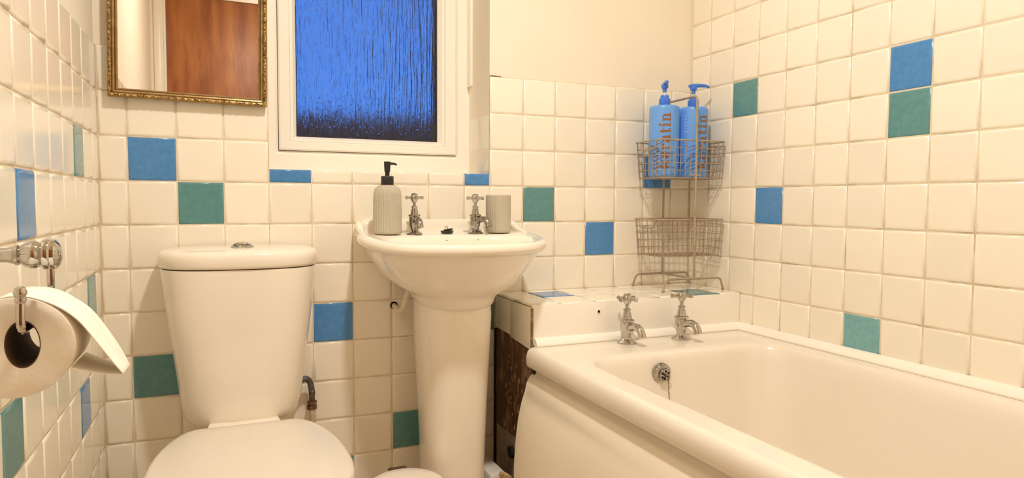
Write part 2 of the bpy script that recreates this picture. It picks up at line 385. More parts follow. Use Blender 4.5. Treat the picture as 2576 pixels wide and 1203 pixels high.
# side face: two white tiles above bare board with ridges of old adhesive
def side_tile(ya, yb, za0, za1, zb):
    mb = MB().add([(LX, ya, za0), (LX, yb, za1), (LX, yb, zb), (LX, ya, zb), (LX+.0075, ya, za0), (LX+.0075, yb, za1), (LX+.0075, yb, zb), (LX+.0075, ya, zb)],
                  [(0, 3, 2, 1), (4, 5, 6, 7), (0, 1, 5, 4), (1, 2, 6, 5), (2, 3, 7, 6), (3, 0, 4, 7)])
    return mb.build('tile', 'tile_white', ledge, bevel=.0012)
side_tile(-.0115, -.118, .560, .556, LZ-.009)
side_tile(-.1195, LY+.003, .551, .540, LZ-.009)
side_tile(-.001, -.0105, .560, .560, LZ-.006)
MB().box(LX+.003, LX+.0065, LY+.004, -.0005, .0, .556).build('bare_board', 'rough_board', ledge)
MB().box(LX+.0025, LX+.0068, LY+.004, -.012, .0, .262).build('mortar_patch', 'mortar_grey', ledge)
mb = MB()
for i in range(60):
    y = random.uniform(LY+.02, -.07); z = .27 + .22*random.random()
    if random.random() < .25: z = random.uniform(.2, .27); y = random.uniform(LY+.05, -.06)
    h = random.uniform(.008, .026); wd = random.uniform(.004, .009)
    mb.add([(LX+.003, y, z), (LX+.003, y-wd, z+.002), (LX+.003, y-wd, z+h), (LX+.003, y, z+h), (LX+.0008, y-.001, z+.002), (LX+.0008, y-wd+.001, z+.003), (LX+.0008, y-wd+.001, z+h-.002), (LX+.0008, y-.001, z+h-.002)],
           [(4, 7, 6, 5), (0, 4, 5, 1), (1, 5, 6, 2), (2, 6, 7, 3), (3, 7, 4, 0)])
tag(mb.build('adhesive_ridges', 'adhesive', ledge), 'ridges of old tile adhesive on the bare board', kind='stuff')
MB().box(LX-.003, LX+.004, -.006, -.0008, 0, .556).build('dark_joint', 'black_hole', ledge)
MB().lathe([(.017, 0), (.017, .012), (.013, .012), (.013, .004)], (LX-.008, -.138, .215), 18, 'X').build('pipe_hole', 'black_hole', ledge)

# ------------------------------------------------------------------ bath
BZ = .550
bx0, bx1, by0, by1 = 1.022, 1.748, LY-.002, -1.955
bath = thing('bath', ((bx0+bx1)/2, (by0+by1)/2, 0), 'white acrylic bath with two chrome pillar taps along the tiled right wall', 'bath')
def rrect(x0, x1, y0, y1, r, z, n=8, rs=None):
    # corners: (x1,y0 back) ... y0 is the back (greater) edge
    ring = []
    rs = rs or (r, r, r, r)
    for (cx, cy, a0, rr) in ((x1, y0, 0, rs[0]), (x0, y0, 90, rs[1]), (x0, y1, 180, rs[2]), (x1, y1, 270, rs[3])):
        ox = cx - rr if a0 in (0, 270) else cx + rr; oy = cy - rr if a0 in (0, 90) else cy + rr
        for i in range(n+1):
            a_ = R(a0 + 90*i/n); ring.append((ox + rr*math.cos(a_), oy + rr*math.sin(a_), z))
    return ring
def br_(ins, z, r=.018): return rrect(bx0+ins, bx1-ins*.2, by0-ins*.2, by1+ins, r, z)
def bi_(i, ie, z, r): return rrect(1.100+i, 1.706-i*.8, -.440-ie, -1.845+ie*2, r, z, rs=(r*1.15, r, r, r))
rings = [br_(.010, .497), br_(.003, .500), br_(.0, .507), br_(0, .528), br_(.003, .540), br_(.009, .547), br_(.018, BZ), br_(.021, BZ),
         bi_(-.018, -.018, BZ, .105), bi_(-.014, -.014, BZ, .105), bi_(-.006, -.006, BZ-.0015, .10), bi_(.0, .0, BZ-.005, .096), bi_(.006, .006, BZ-.012, .092), bi_(.012, .011, BZ-.024, .09), bi_(.018, .016, BZ-.05, .09),
         bi_(.045, .05, .30, .09), bi_(.062, .075, .20, .10), bi_(.085, .11, .172, .10), bi_(.13, .16, .162, .1), bi_(.2, .3, .160, .06)]
MB().loft(rings, False, True).build('tub', 'acrylic', bath, sharp=70)
# bowed side panel: profile (x, z) swept along y
prof = [(1.052, .492), (1.050, .480), (1.045, .474), (1.040, .471), (1.0365, .466), (1.031, .452), (1.0245, .43), (1.017, .40), (1.008, .36), (1.0015, .31), (.9970, .25), (.9950, .18), (.9945, .10), (.996, .004)]
prof = [(x - .007*min(1, max(0, (.47-z)/.06)), z) for x, z in prof]
n_ = len(prof)
ysw = [by0-.002, by0-.030, by0-.034, by1+.02]
mb = MB(); rings = []
for k, y in enumerate(ysw):
    dx = {0: .004, 1: .004, 2: 0, 3: 0}[k]
    rings.append([(x + dx*(1 if z < .44 else 0), y, z) for x, z in prof] + [(x + .006 + dx, y, z) for x, z in reversed(prof)])
mb.loft(rings).build('side_panel', 'panel_plastic', bath, sharp=40)
MB().box(1.046, 1.056, by0-.006, by0-.016, .470, .497).build('panel_clip', 'black_hole', bath)
# taps ----------------------------------------------------------------
def make_tap(root, x, y, z, s, yaw, head, m, mp, slant=0, label=None):
    def rotp(p, a=yaw): 
        c_, s_ = math.cos(a), math.sin(a); return (x + s*(p[0]*c_ - p[1]*s_), y + s*(p[0]*s_ + p[1]*c_), z + s*p[2])
    L_ = lambda prof: [(r*s, h*s) for r, h in prof]
    # body is the part, the rest are its pieces
    body = MB().lathe(L_([(.011, .004), (.0105, .012), (.012, .018), (.0145, .024), (.0155, .030), (.0155, .050), (.0175, .052), (.0175, .056), (.0155, .0575)]), (x, y, z), 28)
    body = body.build('tap', m, root, sharp=40)
    if label: body['label'] = label
    def sub(mb, nm, mm=m, sharp=40):
        o = mb.build(nm, mm, root, sharp); o.parent = body; return o
    ROOT = ROOTLOC[root.name]
    sub(MB().lathe(L_([(.0235, .0), (.0235, .002), (.021, .0045), (.015, .008), (.0115, .011), (.0115, .014)]), (x, y, z), 30), 'base')
    sp = spline([(0, -.006, .036), (0, -.020, .041), (0, -.034, .043), (0, -.046, .039), (0, -.053, .030), (0, -.056, .021)], 5)
    rs = [s*(.0085 + .0015*(i/len(sp))) for i in range(len(sp))]
    sub(MB().tube([rotp(p) for p in sp], rs, 14), 'spout', m, 50)
    sub(MB().lathe(L_([(.0112, .057), (.0112, .064), (.0098, .0645), (.0098, .072), (.0082, .0725), (.0082, .077), (.0092, .078), (.0092, .081), (.006, .082), (.0048, .083), (.0048, .093)]), (x, y, z), 24), 'bonnet', mp)
    h = MB().lathe(L_([(.0048, .091), (.0065, .093), (.0098, .098), (.0115, .104), (.0115, .108), (.0100, .1125), (.0095, .1135)]), (x, y, z), 24)
    for k in range(4):
        a_ = head + k*PI/2
        ps = [(math.cos(a_)*q, math.sin(a_)*q, .1055) for q in (.008, .013, .019, .0255, .0275)]
        h.tube([(x + s*p[0], y + s*p[1], z + s*p[2]) for p in ps], [s*q for q in (.0048, .0038, .0040, .0056, .0046)], 12)
    hd = sub(h, 'handle', mp)
    sub(MB().lathe(L_([(.0090, .1135), (.0090, .1160), (.0070, .1175), (.0015, .1182)]), (x, y, z), 22), 'handle_cap', m)
    return body
make_tap(bath, 1.312, -.318, BZ, 1.18, R(6), R(22), 'chrome', 'chrome', label='chrome bath tap on the left')
make_tap(bath, 1.490, -.327, BZ, 1.18, R(8), R(62), 'chrome', 'chrome', label='chrome bath tap below the wire rack')
# overflow on the sloping end wall
oy, oz, ox = -.4585, .497, 1.329
tilt = R(9)
def ovp(p):
    yy, zz = p[1]*math.cos(tilt) + p[2]*math.sin(tilt)*-1, p[1]*math.sin(tilt)*1 + p[2]*math.cos(tilt)
    return (ox + p[0], oy + yy, oz + zz)
def ov(mb, nm, m):
    mb.v = [ovp(p) for p in mb.v]; return mb.build(nm, m, bath, 35)
of = ov(MB().lathe([(.0265, .004), (.0265, -.004), (.0245, -.0075), (.019, -.010), (.0165, -.0105)], (0, 0, 0), 36, 'Y'), 'overflow', 'chrome_worn')
def subp(o, par): 
    o.parent = par; return o
subp(ov(MB().lathe([(.0165, -.009), (.0165, -.0165), (.0150, -.018), (.001, -.018)], (.0015, 0, 0), 32, 'Y'), 'rose', 'chrome_worn'), of)
for k in range(6):
    a_ = R(30 + 60*k)
    subp(ov(MB().lathe([(.0033, -.0175), (.0033, -.0184)], (.0015 + .0103*math.cos(a_), 0, .0103*math.sin(a_)), 14, 'Y'), 'drain_hole', 'black_hole'), of)
subp(ov(MB().lathe([(.0036, -.018), (.0036, -.022), (.002, -.024)], (.0015, 0, 0), 12, 'Y').tube([(.0015, -.022, 0), (.006, -.026, -.001), (.007, -.026, -.008), (.003, -.025, -.013)], .0016, 8), 'chain_bolt', 'brass'), of)
mb = MB()
for k in range(75):
    t = k/75; z_ = .482 - .0037*k
    mb.sphere((ox+.004 + .002*math.sin(t*5), oy - .0265 - .015*t + .0, z_), .0017, 6, 4)
mb.build('chain', 'brass', bath)
# bath sealing strips
def strip(name, pts_prof, path, label):
    mb = MB().loft(path); o = mb.build(name, 'upvc', None, 40); return tag(o, label, kind='structure')
q = [(0, 0), (0, -.020), (.004, -.0215), (.010, -.019), (.017, -.012), (.021, -.005), (.0215, 0)]   # (height? , out)
def quarter(c, out, up_): 
    return [(c[0] + out[0]*(-b_), c[1] + out[1]*(-b_), c[2] + a_*1.0) for a_, b_ in q]
st = BZ + .0005
MBQ = lambda P0, P1, out: MB().loft([quarter((P0[0], P0[1], st), out, 1), quarter((P1[0], P1[1], st), out, 1)])
tag(MBQ((LX+.010, LY, 0), (XR-.0005, LY, 0), (0, -1)).build('trim_1', 'upvc', None, 40), 'white rounded sealing strip along the ledge behind the bath taps', kind='structure')
tag(MBQ((XR-.0005, LY-.0005, 0), (XR-.0005, by1, 0), (-1, 0)).build('trim_2', 'upvc', None, 40), 'white rounded sealing strip between the bath and the right wall', kind='structure')

# ------------------------------------------------------------------ wash basin on pedestal
BX = .852
basin = thing('wash_basin', (BX, -.2, 0), 'white ceramic pedestal wash basin with two chrome taps under the window', 'wash basin')
def dring(a, front, z, ab=None, yc=.15, back=-.006, n=2.25, cx=BX, nf=44, ns=6, nb=12):
    ab = ab if ab is not None else a*.9
    pts = []
    b_ = -front - yc
    for i in range(nf+1):
        t = PI*i/nf; c_, s_ = math.cos(t), math.sin(t)
        pts.append((cx + a*math.copysign(abs(c_)**(2/n), c_), -yc - b_*abs(s_)**(2/n), z))
    for i in range(1, ns+1):
        t = i/ns; e = t*t
        pts.append((cx - a + (a-ab)*e, -yc + (yc+back)*t, z))
    for i in range(1, nb):
        pts.append((cx - ab + 2*ab*i/nb, back, z))
    for i in range(0, ns):
        t = 1 - i/ns; e = t*t
        pts.append((cx + a - (a-ab)*e, -yc + (yc+back)*t, z))
    return pts
rg = [dring(.098, -.288, .672, back=-.060, yc=.17), dring(.104, -.293, .678, back=-.058, yc=.17), dring(.108, -.298, .692, back=-.05, yc=.17), dring(.116, -.303, .702, back=-.045, yc=.17), dring(.136, -.312, .711, back=-.03, yc=.165),
      dring(.160, -.325, .724, back=-.02, yc=.16), dring(.186, -.345, .748, back=-.01), dring(.207, -.364, .776), dring(.224, -.383, .804), dring(.2315, -.392, .818), dring(.237, -.398, .8225),
      dring(.244, -.405, .8245), dring(.2490, -.411, .829), dring(.2512, -.4135, .8355), dring(.2508, -.413, .843), dring(.2470, -.409, .849), dring(.2405, -.403, .8525), dring(.233, -.394, .853), dring(.226, -.386, .8515),
      dring(.220, -.380, .8495, back=-.03)]
def drop(y): 
    t = min(1, max(0, (-y-.10)/.28)); return .016*t*t*(3-2*t)
inn = rg[-1]
def ell(a, b_, cy, z):
    out = []
    for p in inn:
        t = math.atan2((p[1]-cy)/b_, (p[0]-BX)/a); out.append((BX + a*math.cos(t), cy + b_*math.sin(t), z))
    return out
rg += [ell(.206, .110, -.266, .8485), ell(.202, .106, -.266, .8455), ell(.193, .099, -.264, .834), ell(.17, .085, -.262, .775), ell(.12, .06, -.26, .735), ell(.03, .02, -.255, .722)]
rg = [[(p[0], p[1], p[2] + .0035 - drop(p[1])) for p in r_] for r_ in rg]
MB().loft(rg).build('bowl', 'ceramic', basin, sharp=60)
# raised back edge with swept ends
mb = MB(); rings = []
for i in range(41):
    t = i/40*2-1; x = BX + .236*t
    e = max(0, (abs(t)-.86)/.14); h = .034*(1 - e**2.2) + .002; th = .028 + .022*e; sx_ = 0
    yb = -.0035
    rings.append([(x, yb, .846), (x, yb, .853+h), (x, yb-.006, .8555+h), (x, yb-.012, .855+h), (x, yb-.017, .852+h), (x, yb-.021, .845+h*.8), (x, yb-.023, .852+h*.35), (x, yb-.027-.01*e, .855), (x, yb-.036-.012*e, .8525), (x, yb-.036-.012*e, .846)])
mb.loft(rings).build('splashback', 'ceramic', basin, sharp=60)
for sgn in (-1, 1):   # curled shoulders at both ends
    ps = spline([(BX + sgn*.226, -.012, .878), (BX + sgn*.229, -.040, .874), (BX + sgn*.231, -.068, .864), (BX + sgn*.233, -.100, .856), (BX + sgn*.234, -.14, .851)], 5)
    MB().tube(ps, [.010, .011, .012, .012, .012, .0125, .012, .012, .012, .012, .011, .011, .010, .010, .0095, .009, .0085, .008, .007, .006, .005][:len(ps)], 12).build('shoulder', 'ceramic', basin, sharp=60)
pr_ = [dring(.094, -.278, .682, back=-.07, yc=.17, n=2.6), dring(.096, -.280, .640, back=-.07, yc=.17, n=2.6), dring(.093, -.276, .56, back=-.07, yc=.17, n=2.6), dring(.086, -.268, .42, back=-.075, yc=.17, n=2.7), dring(.080, -.262, .28, back=-.08, yc=.17, n=2.8),
       dring(.077, -.258, .15, back=-.08, yc=.17, n=2.8), dring(.082, -.264, .08, back=-.08, yc=.17, n=2.8), dring(.088, -.272, .04, back=-.078, yc=.17), dring(.090, -.275, .015, back=-.078, yc=.17), dring(.090, -.275, 0, back=-.078, yc=.17)]
MB().loft(pr_).build('pedestal', 'ceramic', basin, sharp=60)
make_tap(basin, .763, -.098, .8525, .95, R(2), R(6), 'chrome_worn', 'chrome', label='chrome basin tap beside the soap dispenser')
make_tap(basin, .940, -.100, .8525, .95, R(26), R(4), 'chrome_worn', 'chrome', label='chrome basin tap beside the grey cup')
MB().lathe([(.0085, .004), (.0085, -.003), (.006, -.0035)], (.834, -.1615, .8300), 18, 'Y').build('overflow_hole', 'black_hole', basin)
MB().sphere((.923, -.1655, .8365), .0060, 12, 8).tube([(.923, -.158, .8365), (.930, -.168, .8375), (.936, -.170, .833)], .0018, 6).build('chain_stay', 'chrome_worn', basin)
# rubber plug lying on the back of the basin
pl = thing('sink_plug', (.857, -.098, .8533), 'black rubber sink plug lying between the two basin taps', 'plug')
MB().lathe([(.016, 0), (.0185, .006), (.0188, .0075), (.016, .0078)], (.857, -.098, .8533), 26).build('stopper', 'black_plastic', pl)
MB().tube([(.860+.011*math.cos(2*PI*k/16), -.098+.008*math.sin(2*PI*k/16), .8633+.002*math.cos(2*PI*k/16+.4)) for k in range(16)], .0028, 8, closed=True).build('ring', 'black_plastic', pl)
MB().tube([(.8545+.0042*math.cos(2*PI*k/14), -.099, .8678+.0062*math.sin(2*PI*k/14)) for k in range(14)], .0008, 6, closed=True).build('wire_loop', 'brass', pl)
# soap dispenser and cup
def fluted(prof, c, nfl, depth, f0, f1, n=None):
    n = nfl*6; rings = []
    for r, h in prof:
        k_ = depth if f0 <= h <= f1 else (depth*.5 if f0-.008 <= h <= f1+.008 else 0)
        rings.append([(c[0] + (r - k_*abs(math.sin(nfl*PI*i/n)))*math.cos(2*PI*i/n), c[1] + (r - k_*abs(math.sin(nfl*PI*i/n)))*math.sin(2*PI*i/n), c[2] + h) for i in range(n)])
    return MB().loft(rings)
sd = thing('soap_dispenser', (.688, -.100, .8537), 'ribbed stone-grey soap dispenser with black pump on the basin', 'soap dispenser')
c = (.688, -.100, .8537)
mb = fluted([(.033, 0), (.0365, .0015), (.0385, .007), (.0388, .012), (.0385, .05), (.0378, .09), (.0374, .105), (.0366, .113), (.0340, .121), (.0295, .127), (.0235, .1305), (.0170, .132), (.016, .134)], c, 34, .0016, .006, .126)
mb.build('bottle', 'stone_grey', sd, sharp=70)
MB().lathe([(.0170, .1335), (.0172, .134), (.0170, .1555), (.0165, .1562), (.0062, .1562), (.0060, .168)], c, 30).build('collar', 'black_plastic', sd)
h = MB().lathe([(.0058, .166), (.0070, .1675), (.0078, .170), (.0090, .1945), (.0085, .1955), (.001, .1957)], c, 24)
hd = h.build('pump_head', 'black_plastic', sd)
sub_ = MB().tube([(c[0]+.006, c[1]-.002, c[2]+.1905), (c[0]+.016, c[1]-.006, c[2]+.1900), (c[0]+.021, c[1]-.0085, c[2]+.1885), (c[0]+.0235, c[1]-.0095, c[2]+.1865)], [.0035, .0034, .003, .0024], 10).build('nozzle', 'black_plastic', sd); sub_.parent = hd
c = (1.011, -.100, .8537)
cup = tag(fluted([(.030, 0), (.0335, .0012), (.0358, .006), (.0360, .012), (.0362, .06), (.0364, .104), (.0361, .1075), (.0350, .1085), (.0338, .1075), (.0330, .100), (.032, .02), (.028, .012), (.005, .011)], c, 32, .0014, .008, .1065).build('toothbrush_cup', 'stone_grey', None, sharp=70),
          'ribbed stone-grey tumbler standing at the right end of the basin', 'cup')
# painted copper pipe under the basin
pp = thing('water_pipe', (.735, 0, .62), 'bent white-painted pipe with chipped paint below the basin', 'pipe')
P = spline([(.765, -.085, .735), (.757, -.082, .712), (.745, -.078, .676), (.739, -.074, .652), (.736, -.066, .640), (.733, -.052, .634), (.731, -.036, .634), (.729, -.010, .640), (.729, -.0010, .642)], 5)
MB().tube(P, .0078, 14).build('bend', 'painted_pipe', pp)
MB().lathe([(.0108, -.0012), (.0108, -.0006)], (.728, 0, .6435), 18, 'Y').build('wall_hole', 'black_hole', pp)

# ------------------------------------------------------------------ toilet
TX = .317
wc = thing('toilet', (TX, -.4, 0), 'white close-coupled toilet with closed lid and chrome flush button', 'toilet')
def cring(a, b_, z, cx=TX, n=3.2, back=-.012, m=48, bulge=.0):
    pts = []
    for i in range(m+1):
        t = PI*i/m; c_, s_ = math.cos(t), math.sin(t)
        pts.append((cx + a*math.copysign(abs(c_)**(2/n), c_), back - .03 - (b_-.03)*abs(s_)**(2/n), z))
    for i in range(0, 7): pts.append((cx - a + .004 + (2*a-.008)*i/6, back, z))
    return pts
cz = [(.110, .15, .397), (.122, .162, .3985), (.130, .170, .403), (.1365, .176, .412), (.1405, .180, .425), (.1455, .183, .455), (.153, .186, .52), (.165, .189, .61), (.176, .192, .70), (.1825, .194, .768), (.1825, .194, .778)]
MB().loft([cring(a_, b_, z_) for a_, b_, z_ in cz]).build('cistern', 'ceramic', wc, sharp=60)
lz_ = [(.180, .190, .7795), (.1865, .198, .782), (.1885, .200, .787), (.189, .2005, .804), (.1875, .199, .812), (.184, .196, .8175), (.176, .188, .8215), (.158, .172, .8245), (.10, .13, .8265), (.04, .08, .827)]
MB().loft([cring(a_, b_, z_, n=2.9) for a_, b_, z_ in lz_]).build('cistern_lid', 'ceramic', wc, sharp=60)
fb = MB().lathe([(.0265, 0), (.0275, .002), (.0265, .0045), (.0240, .005), (.021, .0085), (.012, .0125), (.003, .0140)], (TX+.004, -.105, .8262), 32).build('flush_button', 'chrome', wc)
hw_ = [(-.345, .098), (-.350, .112), (-.365, .128), (-.40, .146), (-.454, .163), (-.52, .175), (-.60, .1805), (-.66, .179), (-.71, .169), (-.75, .149), (-.78, .115), (-.795, .075), (-.802, .03)]
def lring(ins, z, dy=0, grow=0.0):
    sp = spline([(w_, y, 0) for y, w_ in hw_], 4); cy = -.57
    right = [(TX + max(0, p[0]-ins+grow), cy + (p[1]-cy)*(1-(ins-grow)/.225)+dy, z) for p in sp]
    left = [(2*TX - p[0], p[1], p[2]) for p in reversed(right)]
    return right + left
MB().loft([lring(.006, .433), lring(.001, .435), lring(0, .440), lring(.0, .447), lring(.004, .4525), lring(.010, .4545), lring(.05, .456), lring(.11, .457)]).build('lid', 'seat_plastic', wc, sharp=60)
MB().loft([lring(.010, .412), lring(.003, .414), lring(.002, .428), lring(.008, .4315)]).build('seat', 'seat_plastic', wc, sharp=60)
for sg in (-1, 1):
    MB().lathe([(.010, -.022), (.012, -.020), (.012, .020), (.010, .022)], (TX+sg*.078, -.338, .432), 18, 'X').build('hinge', 'seat_plastic', wc)
def pring(a, yb, yf, z, n=2.5):
    cy = (yb+yf)/2; b_ = (yb-yf)/2
    out = []
    for i in range(48):
        t = 2*PI*i/48; y = cy + b_*math.copysign(abs(math.sin(t))**(2/n), math.sin(t))
        e = min(1, max(0, (-y-.30)/.16)); e = e*e*(3-2*e); f_ = min(1, .088/a + (1-.088/a)*e)
        out.append((TX + f_*a*math.copysign(abs(math.cos(t))**(2/n), math.cos(t)), y, z))
    return out
MB().loft([pring(.115, -.12, -.60, 0), pring(.117, -.12, -.60, .02), pring(.105, -.115, -.58, .06), pring(.105, -.10, -.58, .16), pring(.13, -.08, -.65, .26), pring(.16, -.05, -.74, .34), pring(.172, -.03, -.785, .385), pring(.172, -.03, -.785, .40), pring(.165, -.035, -.778, .411)]).build('pan', 'ceramic', wc, sharp=60)
MB().box(TX+.086, TX+.108, -.172, -.186, .386, .3985).build('dark_block', 'black_hole', wc)  # small black block under the right end of the cistern
# flexible connector beside the cistern
fh = thing('water_connector', (.494, -.03, 0), 'braided hose with brass nut on a white pipe beside the cistern', 'hose')
P = spline([(.455, -.045, .45), (.470, -.040, .462), (.483, -.034, .458), (.490, -.031, .445), (.493, -.030, .425), (.4935, -.030, .412)], 5)
MB().tube(P, .0082, 14).build('hose', 'braid', fh)
MB().lathe([(.0075, .398), (.0075, .416), (.0088, .418), (.0088, .425), (.007, .427)], (.4935, -.03, 0), 18).build('ferrule', 'brass', fh)
MB().lathe([(.0095, .374), (.0135, .375), (.0135, .386), (.010, .387), (.010, .389), (.013, .390), (.013, .398), (.009, .3995)], (.4935, -.03, 0), 6).build('nut', 'brass', fh)
MB().lathe([(.0085, 0), (.0085, .36), (.0092, .361), (.0092, .375)], (.4935, -.03, 0), 16).build('pipe', 'painted_pipe', fh)

# ------------------------------------------------------------------ mirror
mw, mh = .363, .56
mirror = thing('wall_mirror', (.2115, -.0095, 1.470), 'gold-framed wall mirror with carved edge beside the window', 'mirror')
mirror.rotation_euler = (R(.45), R(.9), R(.75))
ROOTLOC[mirror.name] = Vector((0, 0, 0))
hx, hz = mw/2, mh/2
def mr_(o): 
    o_ = o; return o_
rects = [(0, -.0035), (0, -.013), (.001, -.016), (.0055, -.0185), (.0085, -.0175), (.0095, -.0145), (.0125, -.0155), (.0155, -.0145), (.0165, -.0115), (.0205, -.0105), (.0220, -.0080), (.0222, -.0035)]
rings = [[(-hx+i_, y, -hz+i_), (hx-i_, y, -hz+i_), (hx-i_, y, hz-i_), (-hx+i_, y, hz-i_)] for i_, y in rects]
MB().loft(rings + [rings[0]], False, False).build('frame', 'gold', mirror, sharp=20)
rg2 = [[(-hx+i_, y, -hz+i_), (hx-i_, y, -hz+i_), (hx-i_, y, hz-i_), (-hx+i_, y, hz-i_)] for i_, y in [(.0163, -.0118), (.0168, -.0124), (.0186, -.0119), (.0188, -.0100)]]
MB().loft(rg2 + [rg2[0]], False, False).build('inner_line', 'bin_brown', mirror, sharp=20)
rg3 = [[(-hx+i_, y, -hz+i_), (hx-i_, y, -hz+i_), (hx-i_, y, hz-i_), (-hx+i_, y, hz-i_)] for i_, y in [(.0090, -.0148), (.0093, -.0153), (.0100, -.0153), (.0103, -.0148)]]
MB().loft(rg3 + [rg3[0]], False, False).build('outer_line', 'bin_brown', mirror, sharp=20)
mb = MB()
def leafs(p0, p1, n):
    p0, p1 = Vector(p0), Vector(p1); d_ = (p1-p0)
    for i in range(n):
        t = (i+.5)/n; p = p0 + d_*t; u_ = d_.normalized()
        a_ = .0048 + .0012*math.sin(i*2.3); k = 1 if i % 2 else -1
        n_ = Vector((-u_.z, 0, u_.x))
        c_ = p + n_*(.0009*k)
        rings = []
        for q_ in range(1, 5):
            aa = PI*q_/5; rings.append([tuple(c_ + u_*(a_*math.cos(aa)) + (n_*math.cos(2*PI*j/7) + Vector((0, -1, 0))*math.sin(2*PI*j/7))*(.0026*math.sin(aa)) + n_*(.0012*k*math.cos(aa))) for j in range(7)])
        mb.loft(rings)
e = .0055
leafs((-hx+e, -.0178, -hz+e), (hx-e, -.0178, -hz+e), 44); leafs((-hx+e, -.0178, hz-e), (hx-e, -.0178, hz-e), 44)
leafs((-hx+e, -.0178, -hz+e), (-hx+e, -.0178, hz-e), 66); leafs((hx-e, -.0178, -hz+e), (hx-e, -.0178, hz-e), 66)
tag(mb.build('carving', 'gold_carved', mirror), kind='stuff')
MB().box(-hx+.021, hx-.021, -.0075, -.005, -hz+.021, hz-.021).build('glass', 'mirror_glass', mirror)
MB().box(-hx+.012, hx-.012, -.0048, -.0035, -hz+.012, hz-.012).build('backing', 'bin_brown', mirror)

# ------------------------------------------------------------------ toilet roll on its holder
RX, RZ, RY0, RY1 = .0690, .785, -1.068, -.966; WX = .0775
hol = thing('toilet_roll_holder', (0, -.95, .876), 'chrome toilet roll holder arm with ball end on the left wall', 'toilet roll holder')
MB().lathe([(.024, .0), (.024, .004), (.020, .008), (.012, .011), (.009, .020), (.0088, .036), (.0105, .040), (.0105, .043), (.0125, .044), (.0125, .047), (.0105, .048), (.0150, .054), (.0168, .060), (.0168, .064), (.0140, .069), (.0155, .0705), (.0185, .073), (.0185, .0765), (.0175, .079), (.0185, .081), (.0180, .085), (.0140, .089), (.006, .0915)], (.0005, -.95, .876), 32, 'X').build('arm', 'chrome', hol, sharp=30)
wz = RZ + .0195
P = [(WX+.002, -.95, .870), (WX+.002, -.95, .835), (WX+.001, -.95, wz+.012)] + spline([(WX, -.951, wz+.006), (WX, -.955, wz+.001), (WX, -.962, wz), (WX, -1.0, wz), (WX, -1.07, wz), (WX, -1.079, wz+.001), (WX, -1.083, wz+.006), (WX, -1.084, wz+.014), (WX+.0005, -1.084, wz+.032)], 4)
MB().tube(P, .0042, 10).build('wire_hook', 'chrome', hol)
MB().lathe([(.004, -.006), (.0056, -.004), (.0056, .0), (.0048, .001), (.0062, .003), (.0066, .006), (.005, .010), (.0015, .0118)], (WX+.0005, -1.084, wz+.036), 16).build('hook_tip', 'chrome', hol)
roll = thing('toilet_roll', (RX, -1.017, RZ-.054), 'part-used white toilet roll with loose end hanging out on the chrome holder', 'toilet roll')
n = 56; rings = []
def circ(r, y, wob=0): return [(RX + (r + wob*math.sin(3*2*PI*i/n+1))*math.cos(2*PI*i/n), y, RZ + (r + wob*math.sin(3*2*PI*i/n+1))*math.sin(2*PI*i/n)) for i in range(n)]
rr, hr = .0545, .0245
def hole(r, y): return [(RX + .0058 + .66*r*math.cos(2*PI*i/n), y, RZ + .003 + r*1.04*math.sin(2*PI*i/n)) for i in range(n)]
rings = [hole(hr, RY0+.001), hole(hr+.003, RY0), circ(rr*.8, RY0+.0005), circ(rr-.0015, RY0), circ(rr, RY0+.0015, .0006), circ(rr, RY1-.0015, .0006), circ(rr-.0015, RY1), hole(hr+.002, RY1), hole(hr, RY1-.001)]
MB().loft(rings, False, False).build('paper_winding', 'paper', roll, sharp=60)
rings = [hole(hr+.0003, RY0+.0008), hole(hr-.0012, RY0+.0008), hole(hr-.0012, RY1-.0008), hole(hr+.0003, RY1-.0008)]
MB().loft(rings + [rings[0]], False, False).build('cardboard_core', 'cardboard', roll, sharp=60)
# loose end: leaves the top of the roll, arcs out over the room and folds back under itself
def sheet(prof_near, prof_far, name, th=.0012):
    a_ = spline([(p[0], RY0+.001, p[1]) for p in prof_near], 6); b_ = spline([(p[0], RY1-.001, p[1]) for p in prof_far], 6)
    rows = []
    for k in range(7):
        t = k/6; rows.append([tuple(Vector(a_[i]).lerp(Vector(b_[i]), t)) for i in range(len(a_))])
    mb = MB(); nn = len(a_)
    top = [p for r_ in rows for p in r_]; bot = [(p[0]-.0004, p[1], p[2]-th) for p in top]
    fs = []
    for k in range(6):
        for i in range(nn-1):
            q_ = k*nn+i; fs.append((q_, q_+1, q_+nn+1, q_+nn)); o_ = 7*nn; fs.append((o_+q_, o_+q_+nn, o_+q_+nn+1, o_+q_+1))
    o_ = 7*nn
    for i in range(nn-1):
        fs.append((i, o_+i, o_+i+1, i+1)); q_ = 6*nn+i; fs.append((q_, q_+1, o_+q_+1, o_+q_))
    for k in range(6):
        q_ = k*nn; fs.append((q_, q_+nn, o_+q_+nn, o_+q_)); q_ = k*nn+nn-1; fs.append((q_, o_+q_, o_+q_+nn, q_+nn))
    return mb.add(top+bot, fs).build(name, 'paper', roll, sharp=60)
sheet([(.040, RZ+.047), (.060, RZ+.0545), (.078, RZ+.0545), (.096, RZ+.0485), (.113, RZ+.0385), (.128, RZ+.024), (.142, RZ+.003), (.156, RZ-.019), (.168, RZ-.037)],
      [(.040, RZ+.047), (.060, RZ+.0540), (.078, RZ+.0520), (.094, RZ+.0450), (.112, RZ+.0350), (.127, RZ+.0200), (.142, RZ-.0040), (.154, RZ-.0260), (.164, RZ-.0490)], 'loose_sheet')
sheet([(.1675, RZ-.0375), (.150, RZ-.0355), (.133, RZ-.031), (.118, RZ-.026)],
      [(.1635, RZ-.0495), (.148, RZ-.0440), (.132, RZ-.0370), (.117, RZ-.029)], 'folded_end')

